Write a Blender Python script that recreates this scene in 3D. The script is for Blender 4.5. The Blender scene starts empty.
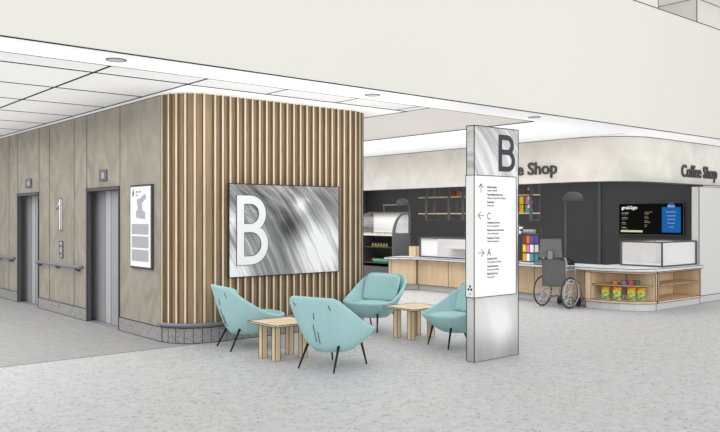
import bpy, bmesh, math, random
from mathutils import Vector, Matrix
random.seed(7)
S = bpy.context.scene
COL = S.collection
PI = math.pi
R = math.radians

# ------------------------------------------------------------------ camera, world, lights, exposure
cam_d = bpy.data.cameras.new('camera'); cam = bpy.data.objects.new('camera', cam_d); COL.objects.link(cam)
cam.location = (0, 0, 1.65)
cam.rotation_euler = (R(90), 0, -math.atan2(.6468, .7627))
cam_d.sensor_width = 36; cam_d.lens = 765 / 720 * 36; cam_d.shift_y = 1 / 720
cam_d.clip_end = 200
S.camera = cam

W = bpy.data.worlds.new('daylight'); S.world = W; W.use_nodes = True
WORLD_STRENGTH = 0.85
wn = W.node_tree.nodes; wl = W.node_tree.links
bgn = wn['Background']; bgn.inputs['Color'].default_value = (1, 1, 1, 1); bgn.inputs['Strength'].default_value = WORLD_STRENGTH

def area(name, loc, target, sx, sy, power, col=(1, 1, 1)):
    l = bpy.data.lights.new(name, 'AREA'); l.shape = 'RECTANGLE'; l.size = sx; l.size_y = sy; l.energy = power; l.color = col
    o = bpy.data.objects.new(name, l); COL.objects.link(o); o.location = loc
    o.rotation_euler = (Vector(target) - Vector(loc)).to_track_quat('-Z', 'Y').to_euler()
    return o

S.view_settings.view_transform = 'Standard'; S.view_settings.look = 'None'
S.view_settings.gamma = 1; S.view_settings.use_curve_mapping = False
S.view_settings.exposure = 0.0
# unseen fill lamps added to brighten the hall floor, white soffits and interior
def lamp(name, x0, x1, y0, y1, z, up, radiance, spread):
    o = area(name, ((x0 + x1) / 2, (y0 + y1) / 2, z), ((x0 + x1) / 2, (y0 + y1) / 2, z + (1 if up else -1)), x1 - x0, y1 - y0, 1)
    o.rotation_euler = (PI if up else 0, 0, 0)
    o.data.energy = radiance * PI * (x1 - x0) * (y1 - y0); o.data.spread = R(spread)
lamp('skylight', -4, 18, -1, 7.0, 9, False, .12, 90)  # added fill, no real roof opening; brightens the floor but not the bulkhead
lamp('uplight_lobby', -4, 4.3, 7.25, 18, 1.8, True, .68, 90)  # added upward fill without a fixture, whitens the tiled lobby ceiling
lamp('uplight_beam', 4.3, 8, 7.25, 8.8, 1.8, True, 1.15, 100)  # made-up source in mid-air, lifts the beam soffit and ceiling by the battens
lamp('uplight_shop', 8.2, 13.2, 7.25, 19, 1.8, True, .6, 140)  # no fixture here, added to whiten the shop soffit and recess
lamp('uplight_fascia', 13.2, 21, 7.25, 7.95, 2.4, True, .9, 150)  # added narrow upward fill for the soffit over the fascia
lamp('lobby_ceiling_light', -3.5, 4.0, 8.2, 18, 3.22, False, 1.35, 160)  # added downward fill, stands for no fitting, brightens lobby floor and stone wall
lamp('seating_ceiling_light', 4.6, 8.0, 7.4, 8.6, 3.22, False, .5, 160)  # added fill over the chairs, the ceiling has no such fitting
lamp('shopfront_ceiling_light', 8.4, 12.6, 8.2, 18, 3.22, False, 1.5, 170)  # unseen added fill that lifts the fascia and recess wall
lamp('counter_ceiling_light', 13.9, 16.6, 8.4, 19, 2.7, False, 1.0, 170)  # made-up fill inside the shop, lightens the charcoal walls
area('daylight', (-2, -4, 3), (8, 8, 2.2), 12, 5, 400)  # added fill behind the camera, no known glazing, brightens walls facing it
area('daylight_entrance', (12, -5, 2.6), (14.5, 7, 1.2), 9, 4, 330)  # another added fill, no known opening, brightens the pier and corner display case

# ------------------------------------------------------------------ materials
def lin(c):
    c = c / 255
    return c / 12.92 if c <= .04045 else ((c + .055) / 1.055) ** 2.4
def rgb(r, g, b): return (lin(r), lin(g), lin(b), 1)

def mat(name, col, rough=.7, metal=0, emit=0, spec=.3):
    m = bpy.data.materials.new(name); m.use_nodes = True
    b = m.node_tree.nodes['Principled BSDF']
    b.inputs['Base Color'].default_value = rgb(*col); b.inputs['Roughness'].default_value = rough
    b.inputs['Metallic'].default_value = metal; b.inputs['Specular IOR Level'].default_value = spec
    if emit:
        b.inputs['Emission Color'].default_value = rgb(*col); b.inputs['Emission Strength'].default_value = emit
    return m

def nmat(name, c1, c2, scale=(1, 1, 1), nscale=3, detail=6, lo=.35, hi=.65, rough=.7, metal=0, dist=0, spec=.3, bump=0):
    m = mat(name, c1, rough, metal, 0, spec); nt = m.node_tree; n = nt.nodes; L = nt.links
    tc = n.new('ShaderNodeTexCoord'); mp = n.new('ShaderNodeMapping'); mp.inputs['Scale'].default_value = scale
    nz = n.new('ShaderNodeTexNoise'); nz.inputs['Scale'].default_value = nscale; nz.inputs['Detail'].default_value = detail
    nz.inputs['Distortion'].default_value = dist
    rp = n.new('ShaderNodeValToRGB'); rp.color_ramp.elements[0].position = lo; rp.color_ramp.elements[1].position = hi
    rp.color_ramp.elements[0].color = rgb(*c1); rp.color_ramp.elements[1].color = rgb(*c2)
    L.new(tc.outputs['Object'], mp.inputs['Vector']); L.new(mp.outputs['Vector'], nz.inputs['Vector'])
    L.new(nz.outputs['Fac'], rp.inputs['Fac']); L.new(rp.outputs['Color'], n['Principled BSDF'].inputs['Base Color'])
    if bump:
        bp = n.new('ShaderNodeBump'); bp.inputs['Strength'].default_value = bump; bp.inputs['Distance'].default_value = .002
        L.new(nz.outputs['Fac'], bp.inputs['Height']); L.new(bp.outputs['Normal'], n['Principled BSDF'].inputs['Normal'])
    return m

def speckle_mat(name, base, dark, scale, lo, hi, rough=.6, blend=(.985, 1.0)):
    """terrazzo: two scales of dark chips on a soft mottled base"""
    m = mat(name, base, rough); nt = m.node_tree; n = nt.nodes; L = nt.links
    tc = n.new('ShaderNodeTexCoord')
    a = n.new('ShaderNodeTexNoise'); a.inputs['Scale'].default_value = scale; a.inputs['Detail'].default_value = 3
    ra = n.new('ShaderNodeValToRGB'); e = ra.color_ramp.elements
    e[0].position = lo; e[0].color = rgb(*dark); e[1].position = hi; e[1].color = rgb(*base)
    b = n.new('ShaderNodeTexNoise'); b.inputs['Scale'].default_value = scale * .33; b.inputs['Detail'].default_value = 5
    rb = n.new('ShaderNodeValToRGB'); f = rb.color_ramp.elements
    f[0].position = .35; f[0].color = (blend[0] - .1,) * 3 + (1,); f[1].position = .6; f[1].color = (1, 1, 1, 1)
    mx = n.new('ShaderNodeMix'); mx.data_type = 'RGBA'; mx.blend_type = 'MULTIPLY'; mx.inputs['Factor'].default_value = 1
    L.new(tc.outputs['Object'], a.inputs['Vector']); L.new(tc.outputs['Object'], b.inputs['Vector'])
    L.new(a.outputs['Fac'], ra.inputs['Fac']); L.new(b.outputs['Fac'], rb.inputs['Fac'])
    L.new(ra.outputs['Color'], mx.inputs['A']); L.new(rb.outputs['Color'], mx.inputs['B'])
    L.new(mx.outputs['Result'], n['Principled BSDF'].inputs['Base Color'])
    return m

def water_mat(name, ox, oy, size, flow=.6, streak=9, blobs=(), base=.5, amp=1.0, ystretch=1.2, rock=None, fade=None, dark=(62, 62, 62), light=(252, 252, 252)):
    """black and white picture of falling water: fine streaks along falling paths, lighter and darker patches"""
    m = mat(name, (180, 180, 180), .4); nt = m.node_tree; n = nt.nodes; L = nt.links
    tc = n.new('ShaderNodeTexCoord'); sp = n.new('ShaderNodeSeparateXYZ'); L.new(tc.outputs['Object'], sp.inputs[0])
    def M(op, a, b=None, clamp=False):
        q = n.new('ShaderNodeMath'); q.operation = op; q.use_clamp = clamp
        for i, v in enumerate((a, b)):
            if v is None: continue
            if isinstance(v, (int, float)): q.inputs[i].default_value = v
            else: L.new(v, q.inputs[i])
        return q.outputs[0]
    def noise(x, y, detail=6, dist=.2, rough=.6):
        cb = n.new('ShaderNodeCombineXYZ'); L.new(x, cb.inputs[0]); L.new(y, cb.inputs[1])
        nz = n.new('ShaderNodeTexNoise'); nz.inputs['Scale'].default_value = 1; nz.inputs['Detail'].default_value = detail
        nz.inputs['Distortion'].default_value = dist; nz.inputs['Roughness'].default_value = rough
        L.new(cb.outputs[0], nz.inputs['Vector']); return nz.outputs['Fac']
    x = M('DIVIDE', M('SUBTRACT', sp.outputs['X'], ox), size); y = M('DIVIDE', M('SUBTRACT', sp.outputs['Z'], oy), size)
    wob = noise(M('MULTIPLY', x, 2.0), M('MULTIPLY', y, 2.0), 2)
    drop = M('MAXIMUM', M('SUBTRACT', 1.05, y), 0.0)
    s = M('ADD', M('SUBTRACT', x, M('MULTIPLY', M('POWER', drop, .6), flow)), M('MULTIPLY', wob, .12))
    st = noise(M('MULTIPLY', s, streak), M('MULTIPLY', y, ystretch), 7, .15)
    am_ = M('MULTIPLY', M('SUBTRACT', st, .5), amp)
    if fade: am_ = M('MULTIPLY', am_, M('MAXIMUM', M('MULTIPLY', M('ADD', y, fade), 3.0, True), .1))
    v = M('ADD', am_, base)
    for bx, by, br, am in blobs:
        dx = M('SUBTRACT', x, bx); dy = M('SUBTRACT', y, by)
        d2 = M('DIVIDE', M('ADD', M('MULTIPLY', dx, dx), M('MULTIPLY', dy, dy)), br * br)
        d2 = M('MULTIPLY', d2, M('ADD', .4, M('MULTIPLY', wob, 1.2)))
        v = M('ADD', v, M('MULTIPLY', M('POWER', 2.718, M('MULTIPLY', d2, -1.0)), am))
    if rock:
        rk = noise(M('MULTIPLY', M('ADD', x, y), 3.0), M('MULTIPLY', M('SUBTRACT', y, M('MULTIPLY', x, -.35)), 9.0), 7, .5)
        k = M('MULTIPLY', M('SUBTRACT', M('ADD', y, M('MULTIPLY', x, -.25)), rock), 5.0, True)
        v = M('ADD', v, M('MULTIPLY', M('MULTIPLY', M('SUBTRACT', rk, .5), 1.2), k))
    v = M('MINIMUM', M('MAXIMUM', v, 0.0), 1.0)
    rp = n.new('ShaderNodeValToRGB'); rp.color_ramp.elements[0].color = rgb(*dark); rp.color_ramp.elements[1].color = rgb(*light)
    e = rp.color_ramp.elements.new(.5); e.color = rgb(*[(p + q) // 2 for p, q in zip(dark, light)])
    L.new(v, rp.inputs['Fac']); L.new(rp.outputs['Color'], n['Principled BSDF'].inputs['Base Color'])
    return m

M_ = {}
M_['line'] = mat('dark_edge', (58, 58, 58), .8, spec=0)
M_['white'] = mat('white_plaster', (252, 252, 252), .8, spec=.1)
M_['tile'] = nmat('ceiling_tile', (214, 214, 214), (218, 218, 218), nscale=20, rough=.9)
M_['bulk'] = mat('warm_white_paint', (231, 230, 222), .8, spec=.1)
M_['beige'] = mat('warm_grey_paint', (246, 244, 240), .8, spec=.1)
M_['fascia'] = nmat('pale_plaster_panel', (210, 207, 199), (226, 223, 216), nscale=1.6, detail=9, dist=.5)
M_['panel'] = nmat('stone_panel', (147, 141, 129), (171, 165, 152), scale=(1, 1, .7), nscale=2.2, detail=10, dist=1.6, lo=.3, hi=.72)
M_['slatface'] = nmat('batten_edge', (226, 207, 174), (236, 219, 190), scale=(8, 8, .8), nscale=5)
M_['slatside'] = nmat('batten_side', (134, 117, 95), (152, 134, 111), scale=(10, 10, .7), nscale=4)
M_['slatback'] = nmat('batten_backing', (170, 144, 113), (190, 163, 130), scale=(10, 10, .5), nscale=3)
M_['floor'] = speckle_mat('terrazzo_floor', (195, 195, 196), (146, 146, 146), 30, .3, .42)
M_['floor2'] = speckle_mat('lobby_floor', (164, 164, 164), (144, 144, 144), 24, .33, .45)
M_['plinth'] = speckle_mat('terrazzo_base', (160, 159, 158), (100, 100, 100), 38, .3, .44)
M_['steel'] = mat('brushed_steel', (150, 151, 154), .45, .3)
M_['door'] = mat('lift_door_steel', (170, 170, 174), .4, .25)
M_['door2'] = mat('lift_door_steel_pale', (196, 196, 200), .4, .25)
M_['frame'] = mat('dark_frame', (88, 88, 90), .5, .1)
M_['rail'] = mat('grey_rail', (128, 131, 140), .5, .1)
M_['black'] = mat('black_metal', (22, 22, 24), .5)
M_['teal'] = nmat('teal_fabric', (168, 206, 208), (172, 210, 211), nscale=60, rough=.95, spec=.1)
M_['oak'] = nmat('pale_oak', (214, 188, 152), (228, 205, 172), scale=(1, 1, .25), nscale=9, detail=5, lo=.3, hi=.7)
M_['oakh'] = nmat('pale_oak_top', (216, 192, 160), (229, 209, 179), scale=(.3, 1, 1), nscale=10, detail=5, lo=.3, hi=.7)
M_['dark'] = mat('charcoal_wall', (86, 86, 87), .75, spec=.15)
M_['dark2'] = mat('charcoal_metal', (104, 104, 106), .6, spec=.2)
M_['counter'] = nmat('grey_worktop', (212, 213, 218), (226, 227, 232), nscale=6, rough=.4)
M_['toe'] = mat('steel_kick', (208, 209, 212), .45, .2)
M_['pier'] = mat('pale_grey_panel', (214, 215, 212), .7, spec=.1)
M_['wsign'] = mat('white_sign', (250, 250, 250), .5, spec=.2)
M_['ink'] = mat('grey_ink', (78, 78, 80), .8, spec=0)
M_['ink2'] = mat('dark_ink', (48, 48, 48), .8, spec=0)
M_['lgrey'] = mat('light_grey_print', (180, 180, 182), .8, spec=0)
M_['blueink'] = mat('blue_print', (60, 70, 160), .8, spec=0)
M_['letter'] = mat('charcoal_letter', (70, 68, 66), .6)
M_['chrome'] = mat('chrome_tube', (205, 206, 208), .3, .5)
M_['greyv'] = mat('grey_vinyl', (104, 104, 106), .7)
M_['rubber'] = mat('black_rubber', (62, 62, 64), .8)
M_['screen'] = mat('black_screen', (8, 9, 9), .35, spec=.15)
M_['sblue'] = mat('screen_blue', (15, 100, 175), .4, emit=.35)
M_['stext'] = mat('screen_white', (225, 230, 230), .5, emit=.4)
M_['sgold'] = mat('screen_cream', (190, 180, 110), .5, emit=.2)
M_['scream'] = mat('screen_strip', (226, 228, 176), .5, emit=.3)
for k, c in dict(yellow=(240, 214, 30), amber=(240, 170, 30), pink=(226, 120, 196), teal2=(84, 170, 168), orange=(238, 110, 36), purple=(98, 92, 170), brown=(120, 70, 60),
                 white2=(246, 246, 246), red=(206, 52, 50), green=(96, 170, 84), dgreen=(60, 120, 70), cream=(236, 226, 190), olive=(150, 140, 90), mint=(120, 200, 170), rose=(200, 80, 90), violet=(140, 110, 170), tan=(200, 120, 50)).items():
    M_[k] = mat('pack_' + k, c, .5)
M_['green'] = nmat('bag_print', (70, 160, 70), (230, 225, 90), nscale=22, detail=3, lo=.42, hi=.6, rough=.4)
M_['amber2'] = nmat('bag_top', (226, 110, 40), (240, 180, 60), nscale=25, detail=3, rough=.4)
def glass(name, tint=(1, 1, 1), mix=.88):
    m = bpy.data.materials.new(name); m.use_nodes = True; n = m.node_tree.nodes; L = m.node_tree.links
    n.remove(n['Principled BSDF'])
    t = n.new('ShaderNodeBsdfTransparent'); t.inputs[0].default_value = tint + (1,)
    g = n.new('ShaderNodeBsdfGlossy'); g.inputs['Roughness'].default_value = .05
    x = n.new('ShaderNodeMixShader'); x.inputs[0].default_value = 1 - mix
    L.new(t.outputs[0], x.inputs[1]); L.new(g.outputs[0], x.inputs[2]); L.new(x.outputs[0], n['Material Output'].inputs['Surface'])
    return m
M_['glass'] = glass('clear_glass')

# ------------------------------------------------------------------ mesh builder
class MB:
    def __init__(s): s.v = []; s.f = []; s.m = []
    def face(s, pts, m=0):
        i = len(s.v); s.v += [Vector(p) for p in pts]; s.f.append(list(range(i, i + len(pts)))); s.m.append(m)
    def box(s, a, b, m=0, mats=None):
        """mats: dict of faces '-x','+x','-y','+y','-z','+z' -> slot"""
        x0, y0, z0 = [min(p, q) for p, q in zip(a, b)]; x1, y1, z1 = [max(p, q) for p, q in zip(a, b)]
        i = len(s.v)
        s.v += [Vector(p) for p in ((x0, y0, z0), (x1, y0, z0), (x1, y1, z0), (x0, y1, z0), (x0, y0, z1), (x1, y0, z1), (x1, y1, z1), (x0, y1, z1))]
        for k, q in (('-z', (3, 2, 1, 0)), ('+z', (4, 5, 6, 7)), ('-y', (0, 1, 5, 4)), ('+x', (1, 2, 6, 5)), ('+y', (2, 3, 7, 6)), ('-x', (3, 0, 4, 7))):
            s.f.append([i + t for t in q]); s.m.append((mats or {}).get(k, m))
        return s
    def prism(s, poly, z0, z1, m=0, mtop=None, mside=None):
        """poly counter-clockwise in plan"""
        n = len(poly); i = len(s.v)
        ar = sum(poly[k][0] * poly[(k + 1) % n][1] - poly[(k + 1) % n][0] * poly[k][1] for k in range(n))
        if ar < 0: poly = poly[::-1]
        s.v += [Vector((p[0], p[1], z0)) for p in poly] + [Vector((p[0], p[1], z1)) for p in poly]
        s.f.append([i + k for k in range(n)][::-1]); s.m.append(m)
        s.f.append([i + n + k for k in range(n)]); s.m.append(m if mtop is None else mtop)
        for k in range(n):
            k2 = (k + 1) % n; s.f.append([i + k, i + k2, i + n + k2, i + n + k]); s.m.append(m if mside is None else mside)
        return s
    def tube(s, pts, r, m=0, n=8, r1=None, closed=False):
        pts = [Vector(p) for p in pts]; base = len(s.v); N = len(pts)
        up = None; rings = []
        for k, p in enumerate(pts):
            if closed: d = pts[(k + 1) % N] - pts[k - 1]
            else: d = pts[min(k + 1, N - 1)] - pts[max(k - 1, 0)]
            d.normalize()
            if up is None:
                a = Vector((0, 0, 1)) if abs(d.z) < .9 else Vector((1, 0, 0)); up = (a - d * a.dot(d)).normalized()
            else:
                up = (up - d * up.dot(d)).normalized()
            q = d.cross(up); rr = r if r1 is None else r + (r1 - r) * k / (N - 1)
            rings.append([len(s.v) + j for j in range(n)])
            s.v += [p + (up * math.cos(2 * PI * j / n) + q * math.sin(2 * PI * j / n)) * rr for j in range(n)]
        for k in range(N if closed else N - 1):
            A, B = rings[k], rings[(k + 1) % N]
            for j in range(n):
                j2 = (j + 1) % n; s.f.append([A[j], A[j2], B[j2], B[j]]); s.m.append(m)
        if not closed:
            s.f.append(rings[0][::-1]); s.m.append(m); s.f.append(rings[-1]); s.m.append(m)
        return s
    def lathe(s, prof, n=20, m=0, c=(0, 0, 0)):
        rings = []
        for r, z in prof:
            rings.append([len(s.v) + j for j in range(n)])
            s.v += [Vector((c[0] + r * math.cos(2 * PI * j / n), c[1] + r * math.sin(2 * PI * j / n), c[2] + z)) for j in range(n)]
        for A, B in zip(rings, rings[1:]):
            for j in range(n):
                j2 = (j + 1) % n; s.f.append([A[j], A[j2], B[j2], B[j]]); s.m.append(m)
        s.f.append(rings[0][::-1]); s.m.append(m); s.f.append(rings[-1]); s.m.append(m)
        return s
    def grid(s, P, m=0, wrap=False):
        """P[i][j] grid of points"""
        idx = [[len(s.v) + i * len(P[0]) + j for j in range(len(P[0]))] for i in range(len(P))]
        for row in P: s.v += [Vector(p) for p in row]
        for i in range(len(P) - 1):
            for j in range(len(P[0]) - (0 if wrap else 1)):
                j2 = (j + 1) % len(P[0]); s.f.append([idx[i][j], idx[i][j2], idx[i + 1][j2], idx[i + 1][j]]); s.m.append(m)
        return idx
    def outline(s, r, slot, angle=25):
        """dark bead along every sharp edge of what is in the builder so far"""
        bm = bmesh.new(); vs = [bm.verts.new(p) for p in s.v]
        for f in s.f:
            try: bm.faces.new([vs[i] for i in f])
            except ValueError: pass
        bmesh.ops.remove_doubles(bm, verts=bm.verts, dist=1e-5); bm.normal_update()
        segs = []
        for e in bm.edges:
            if len(e.link_faces) == 2 and e.calc_face_angle(0) < R(angle): continue
            segs.append((e.verts[0].co.copy(), e.verts[1].co.copy()))
        bm.free()
        for a, b in segs: s.bar(a, b, r, slot)
        return s
    def bar(s, a, b, r, m=0):
        a = Vector(a); b = Vector(b); d = (b - a)
        if d.length < 1e-6: return
        d.normalize(); a = a - d * r * .5; b = b + d * r * .5
        t = Vector((0, 0, 1)) if abs(d.z) < .9 else Vector((1, 0, 0)); u = (t - d * t.dot(d)).normalized(); w = d.cross(u)
        i = len(s.v)
        for p in (a, b):
            for su, sw in ((1, 1), (-1, 1), (-1, -1), (1, -1)): s.v.append(p + u * r * su + w * r * sw)
        for q in ((0, 1, 2, 3), (7, 6, 5, 4), (0, 4, 5, 1), (1, 5, 6, 2), (2, 6, 7, 3), (3, 7, 4, 0)): s.f.append([i + t for t in q]); s.m.append(m)
    def build(s, name, mats, parent=None, smooth=False, local=False, normals=True):
        if not isinstance(mats, (list, tuple)): mats = [mats]
        vs = s.v; loc = Vector((0, 0, 0))
        if parent is not None and not local:
            root = parent; mw = Matrix.Identity(4)
            while root is not None: mw = root.matrix_basis @ mw; root = root.parent
            inv = mw.inverted(); vs = [inv @ p for p in vs]
        elif parent is None and not local:
            xs = [p.x for p in vs]; ys = [p.y for p in vs]; zs = [p.z for p in vs]
            loc = Vector(((min(xs) + max(xs)) / 2, (min(ys) + max(ys)) / 2, min(zs))); vs = [p - loc for p in vs]
        me = bpy.data.meshes.new(name); me.from_pydata([tuple(p) for p in vs], [], s.f)
        for m in mats: me.materials.append(m)
        me.polygons.foreach_set('material_index', s.m)
        if normals:
            bm = bmesh.new(); bm.from_mesh(me); bmesh.ops.remove_doubles(bm, verts=bm.verts, dist=1e-6) if smooth else None
            bmesh.ops.recalc_face_normals(bm, faces=bm.faces); bm.to_mesh(me); bm.free()
        if smooth: me.polygons.foreach_set('use_smooth', [True] * len(me.polygons))
        me.update()
        o = bpy.data.objects.new(name, me); COL.objects.link(o); o.location = loc
        if parent is not None: o.parent = parent
        return o

LN = M_['line']
def thing(name, label, cat, loc=(0, 0, 0), rz=0, group=None):
    o = bpy.data.objects.new(name, None); COL.objects.link(o); o.location = loc; o.rotation_euler = (0, 0, rz); o.empty_display_size = .1
    o['label'] = label; o['category'] = cat
    if group: o['group'] = group
    return o
def tag(o, label, cat, group=None):
    o['label'] = label; o['category'] = cat
    if group: o['group'] = group
    return o
def struct(o): o['kind'] = 'structure'; return o
def dup(root, loc, rz, label=None):
    r = root.copy(); COL.objects.link(r); r.location = loc; r.rotation_euler = (0, 0, rz)
    if label: r['label'] = label
    for ch in list(root.children):
        c = ch.copy(); COL.objects.link(c); c.parent = r
        for g in list(ch.children):
            d = g.copy(); COL.objects.link(d); d.parent = c
    return r

def axes(face):
    if face == '-x': return Vector((0, -1, 0)), Vector((0, 0, 1)), Vector((-1, 0, 0))
    if face == '-y': return Vector((1, 0, 0)), Vector((0, 0, 1)), Vector((0, -1, 0))
def text_mb(mb, s, org, face, height, slot=0, depth=.002, sx=1.0, bold=0, width=None, align='l'):
    """lettering of cap height `height` whose baseline starts at org, on a wall facing `face`"""
    cu = bpy.data.curves.new('t', 'FONT'); cu.body = s; cu.size = height / .73; cu.extrude = depth / 2; cu.offset = bold; cu.resolution_u = 3
    ob = bpy.data.objects.new('t', cu); COL.objects.link(ob)
    dg = bpy.context.evaluated_depsgraph_get(); me = bpy.data.meshes.new_from_object(ob.evaluated_get(dg))
    X, Y, Z = axes(face)
    xs = [v.co.x for v in me.vertices]
    if xs:
        if width: sx = width / (max(xs) - min(xs))
        off = {'l': min(xs), 'c': (min(xs) + max(xs)) / 2, 'r': max(xs)}[align]
        i = len(mb.v)
        mb.v += [Vector(org) + X * (v.co.x - off) * sx + Y * v.co.y + Z * (v.co.z + depth / 2) for v in me.vertices]
        for p in me.polygons: mb.f.append([i + k for k in p.vertices]); mb.m.append(slot)
    bpy.data.objects.remove(ob); bpy.data.curves.remove(cu); bpy.data.meshes.remove(me)
    return mb
def shape_mb(mb, loops, org, face, depth, slot=0, close=True):
    """flat shape with holes (loops of 2-D points) given depth"""
    cu = bpy.data.curves.new('t', 'CURVE'); cu.dimensions = '2D'; cu.fill_mode = 'BOTH'; cu.extrude = depth / 2
    for lp in loops:
        sp = cu.splines.new('POLY'); sp.points.add(len(lp) - 1); sp.use_cyclic_u = True
        for p, q in zip(sp.points, lp): p.co = (q[0], q[1], 0, 1)
    ob = bpy.data.objects.new('t', cu); COL.objects.link(ob)
    dg = bpy.context.evaluated_depsgraph_get(); me = bpy.data.meshes.new_from_object(ob.evaluated_get(dg))
    X, Y, Z = axes(face); i = len(mb.v)
    mb.v += [Vector(org) + X * v.co.x + Y * v.co.y + Z * (v.co.z + depth / 2) for v in me.vertices]
    for p in me.polygons: mb.f.append([i + k for k in p.vertices]); mb.m.append(slot)
    bpy.data.objects.remove(ob); bpy.data.curves.remove(cu); bpy.data.meshes.remove(me)
    return mb
def letter_B(w, h, t):
    """loops of a capital B, stem width t"""
    def bowl(x0, x1, y0, y1, rev=False):
        hh = (y1 - y0) / 2; ry = hh; rx = min(hh, (x1 - x0)); cx = x1 - rx; cy = (y0 + y1) / 2
        pts = [(x0, y0)] + [(cx + rx * math.sin(a), cy - ry * math.cos(a)) for a in [PI * k / 14 for k in range(15)]] + [(x0, y1)]
        return pts
    mid = h * .53
    lo = bowl(0, w, 0, mid + t * .5); up = bowl(0, w * .93, mid - t * .5, h)
    # outer: walk the lower bowl, then the upper one from where they meet
    ol = [p for p in lo[:-1] if p[1] <= mid + t * .05 or p[0] < 1e-6 and p[1] < mid]
    ou = [p for p in up[1:] if p[1] >= mid - t * .05]
    outer = ol + ou + []
    h1 = bowl(t, w - t, t, mid - t * .5); h2 = bowl(t, w * .93 - t, mid + t * .5, h - t)
    return [outer, h1[::-1], h2[::-1]]

# ================================================================== SETTING
CZ = 3.265
# floors
mb = MB(); mb.prism([(-5, -.6), (24, -.6), (24, 22), (4.9, 22), (4.9, 8.95), (-5, 8.95)], -.12, 0)
struct(mb.build('floor', M_['floor']))
mb = MB(); mb.box((-5, 8.95, -.12), (4.9, 22, 0)); mb.box((-5, 8.944, -.05), (4.84, 8.956, .0015), 1)
struct(mb.build('floor', [M_['floor2'], LN]))

# lift wall
mb = MB()
L2 = (10.757, 12.045); L1 = (14.36, 15.63); DT = 2.10; WX = 4.54
def wl(y0, y1, z0, z1): mb.box((WX, y0, z0), (WX + .05, y1, z1))
wl(9.43, L2[0], 0, CZ); wl(L2[0], L2[1], DT, CZ); wl(L2[1], L1[0], 0, CZ); wl(L1[0], L1[1], DT, CZ); wl(L1[1], 21, 0, CZ)
for y in (L2[0], L2[1], 12.6, 13.8, L1[0], L1[1], 16.19, 18.4, 19.6):
    z0 = DT if y in L1 + L2 else .2
    mb.box((WX - .002, y - .007, z0), (WX + .004, y + .007, CZ), 1)
struct(mb.build('wall_left', [M_['panel'], LN]))
mb = MB()
for y0, y1 in ((9.40, L2[0]), (L2[1], L1[0]), (L1[1], 21)):
    mb.box((WX - .014, y0, 0), (WX + .01, y1, .195)); mb.bar((WX - .014, y0, .195), (WX - .014, y1, .195), .004, 1)
    mb.bar((WX - .014, y0, .003), (WX - .014, y1, .003), .004, 1)
struct(mb.build('baseboard_left', [M_['plinth'], LN]))
def lift_door(n, y0, y1):
    e = struct(bpy.data.objects.new('door_%d' % n, None)); COL.objects.link(e); e.location = (WX, (y0 + y1) / 2, 0)
    t = .05
    f = MB(); f.box((WX - .012, y0, 0), (WX + .05, y0 + t * .6, DT)); f.box((WX - .012, y1 - t, 0), (WX + .05, y1, DT)); f.box((WX - .012, y0 + t * .6, DT - t), (WX + .05, y1 - t, DT))
    f.outline(.003, 1); f.build('door_frame', [M_['frame'], LN], e)
    h = DT + .05; c = y1 - .37; d = c - .27
    p = MB(); p.box((WX + .165, c, .005), (WX + .2, y1 + .5, h)); p.outline(.003, 1); p.build('door_leaf', [M_['door'], LN], e)
    p = MB(); p.box((WX + .15, d, .005), (WX + .19, c - .004, h)); p.outline(.003, 1); p.build('door_stile', [M_['door2'], LN], e)
    p = MB(); p.box((WX + .13, y0 - .1, .005), (WX + .17, d - .004, h)); p.outline(.003, 1); p.build('door_leaf', [M_['door'], LN], e)
    s_ = MB(); s_.box((WX + .01, y0, 0), (WX + .24, y1 + .1, .004)); s_.build('sill', M_['steel'], e)
lift_door(1, *L1); lift_door(2, *L2)

# curved timber batten wall
def arc(cx, cy, r, a0, a1, n): return [(cx + r * math.cos(a0 + (a1 - a0) * k / n), cy + r * math.sin(a0 + (a1 - a0) * k / n)) for k in range(n + 1)]
BR = .5; BY = 8.93
def batten_path(off):
    return arc(WX + BR, BY + BR, BR - off, PI, 1.5 * PI, 14) + arc(7.41, BY + BR, BR - off, 1.5 * PI, 2 * PI, 14) + [(7.91 - off, 12.5)]
mb = MB()
inner = batten_path(.055); mb.prism(inner + [(5.2, 12.5), (5.2, 9.43)], .2, CZ)
def batten(p, nrm, w=.036, d=.06):
    t = Vector((-nrm[1], nrm[0], 0)); nv = Vector((nrm[0], nrm[1], 0)); c = Vector((p[0], p[1], 0))
    q = [c - t * w / 2 - nv * d, c + t * w / 2 - nv * d, c + t * w / 2, c - t * w / 2]
    i = len(mb.v); mb.v += [x + Vector((0, 0, .24)) for x in q] + [x + Vector((0, 0, CZ)) for x in q]
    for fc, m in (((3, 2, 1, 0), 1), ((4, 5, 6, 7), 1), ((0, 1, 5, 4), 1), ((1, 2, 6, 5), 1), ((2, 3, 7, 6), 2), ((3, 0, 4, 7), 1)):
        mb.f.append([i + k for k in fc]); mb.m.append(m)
    for sgn in (-1, 1):
        e = c + t * sgn * w / 2; mb.bar(e + Vector((0, 0, .24)), e + Vector((0, 0, CZ)), .0022, 3)
na = 6
for k in range(na + 1):
    a = PI + (PI / 2) * (k + .35) / (na + .35) if k else PI + .06
    if k == na: break
    batten((WX + BR + BR * math.cos(a), BY + BR + BR * math.sin(a)), (math.cos(a), math.sin(a)))
x = WX + BR + .03
while x < 7.41: batten((x, BY), (0, -1)); x += .1155
a = 1.5 * PI + (x - 7.41) / BR
while a < 2 * PI: batten((7.41 + BR * math.cos(a), BY + BR + BR * math.sin(a)), (math.cos(a), math.sin(a))); a += .1155 / BR
y = BY + BR + .06
while y < 12.4: batten((7.91, y), (1, 0)); y += .1155
struct(mb.build('wall_center', [M_['slatback'], M_['slatside'], M_['slatface'], LN], normals=False))
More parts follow.
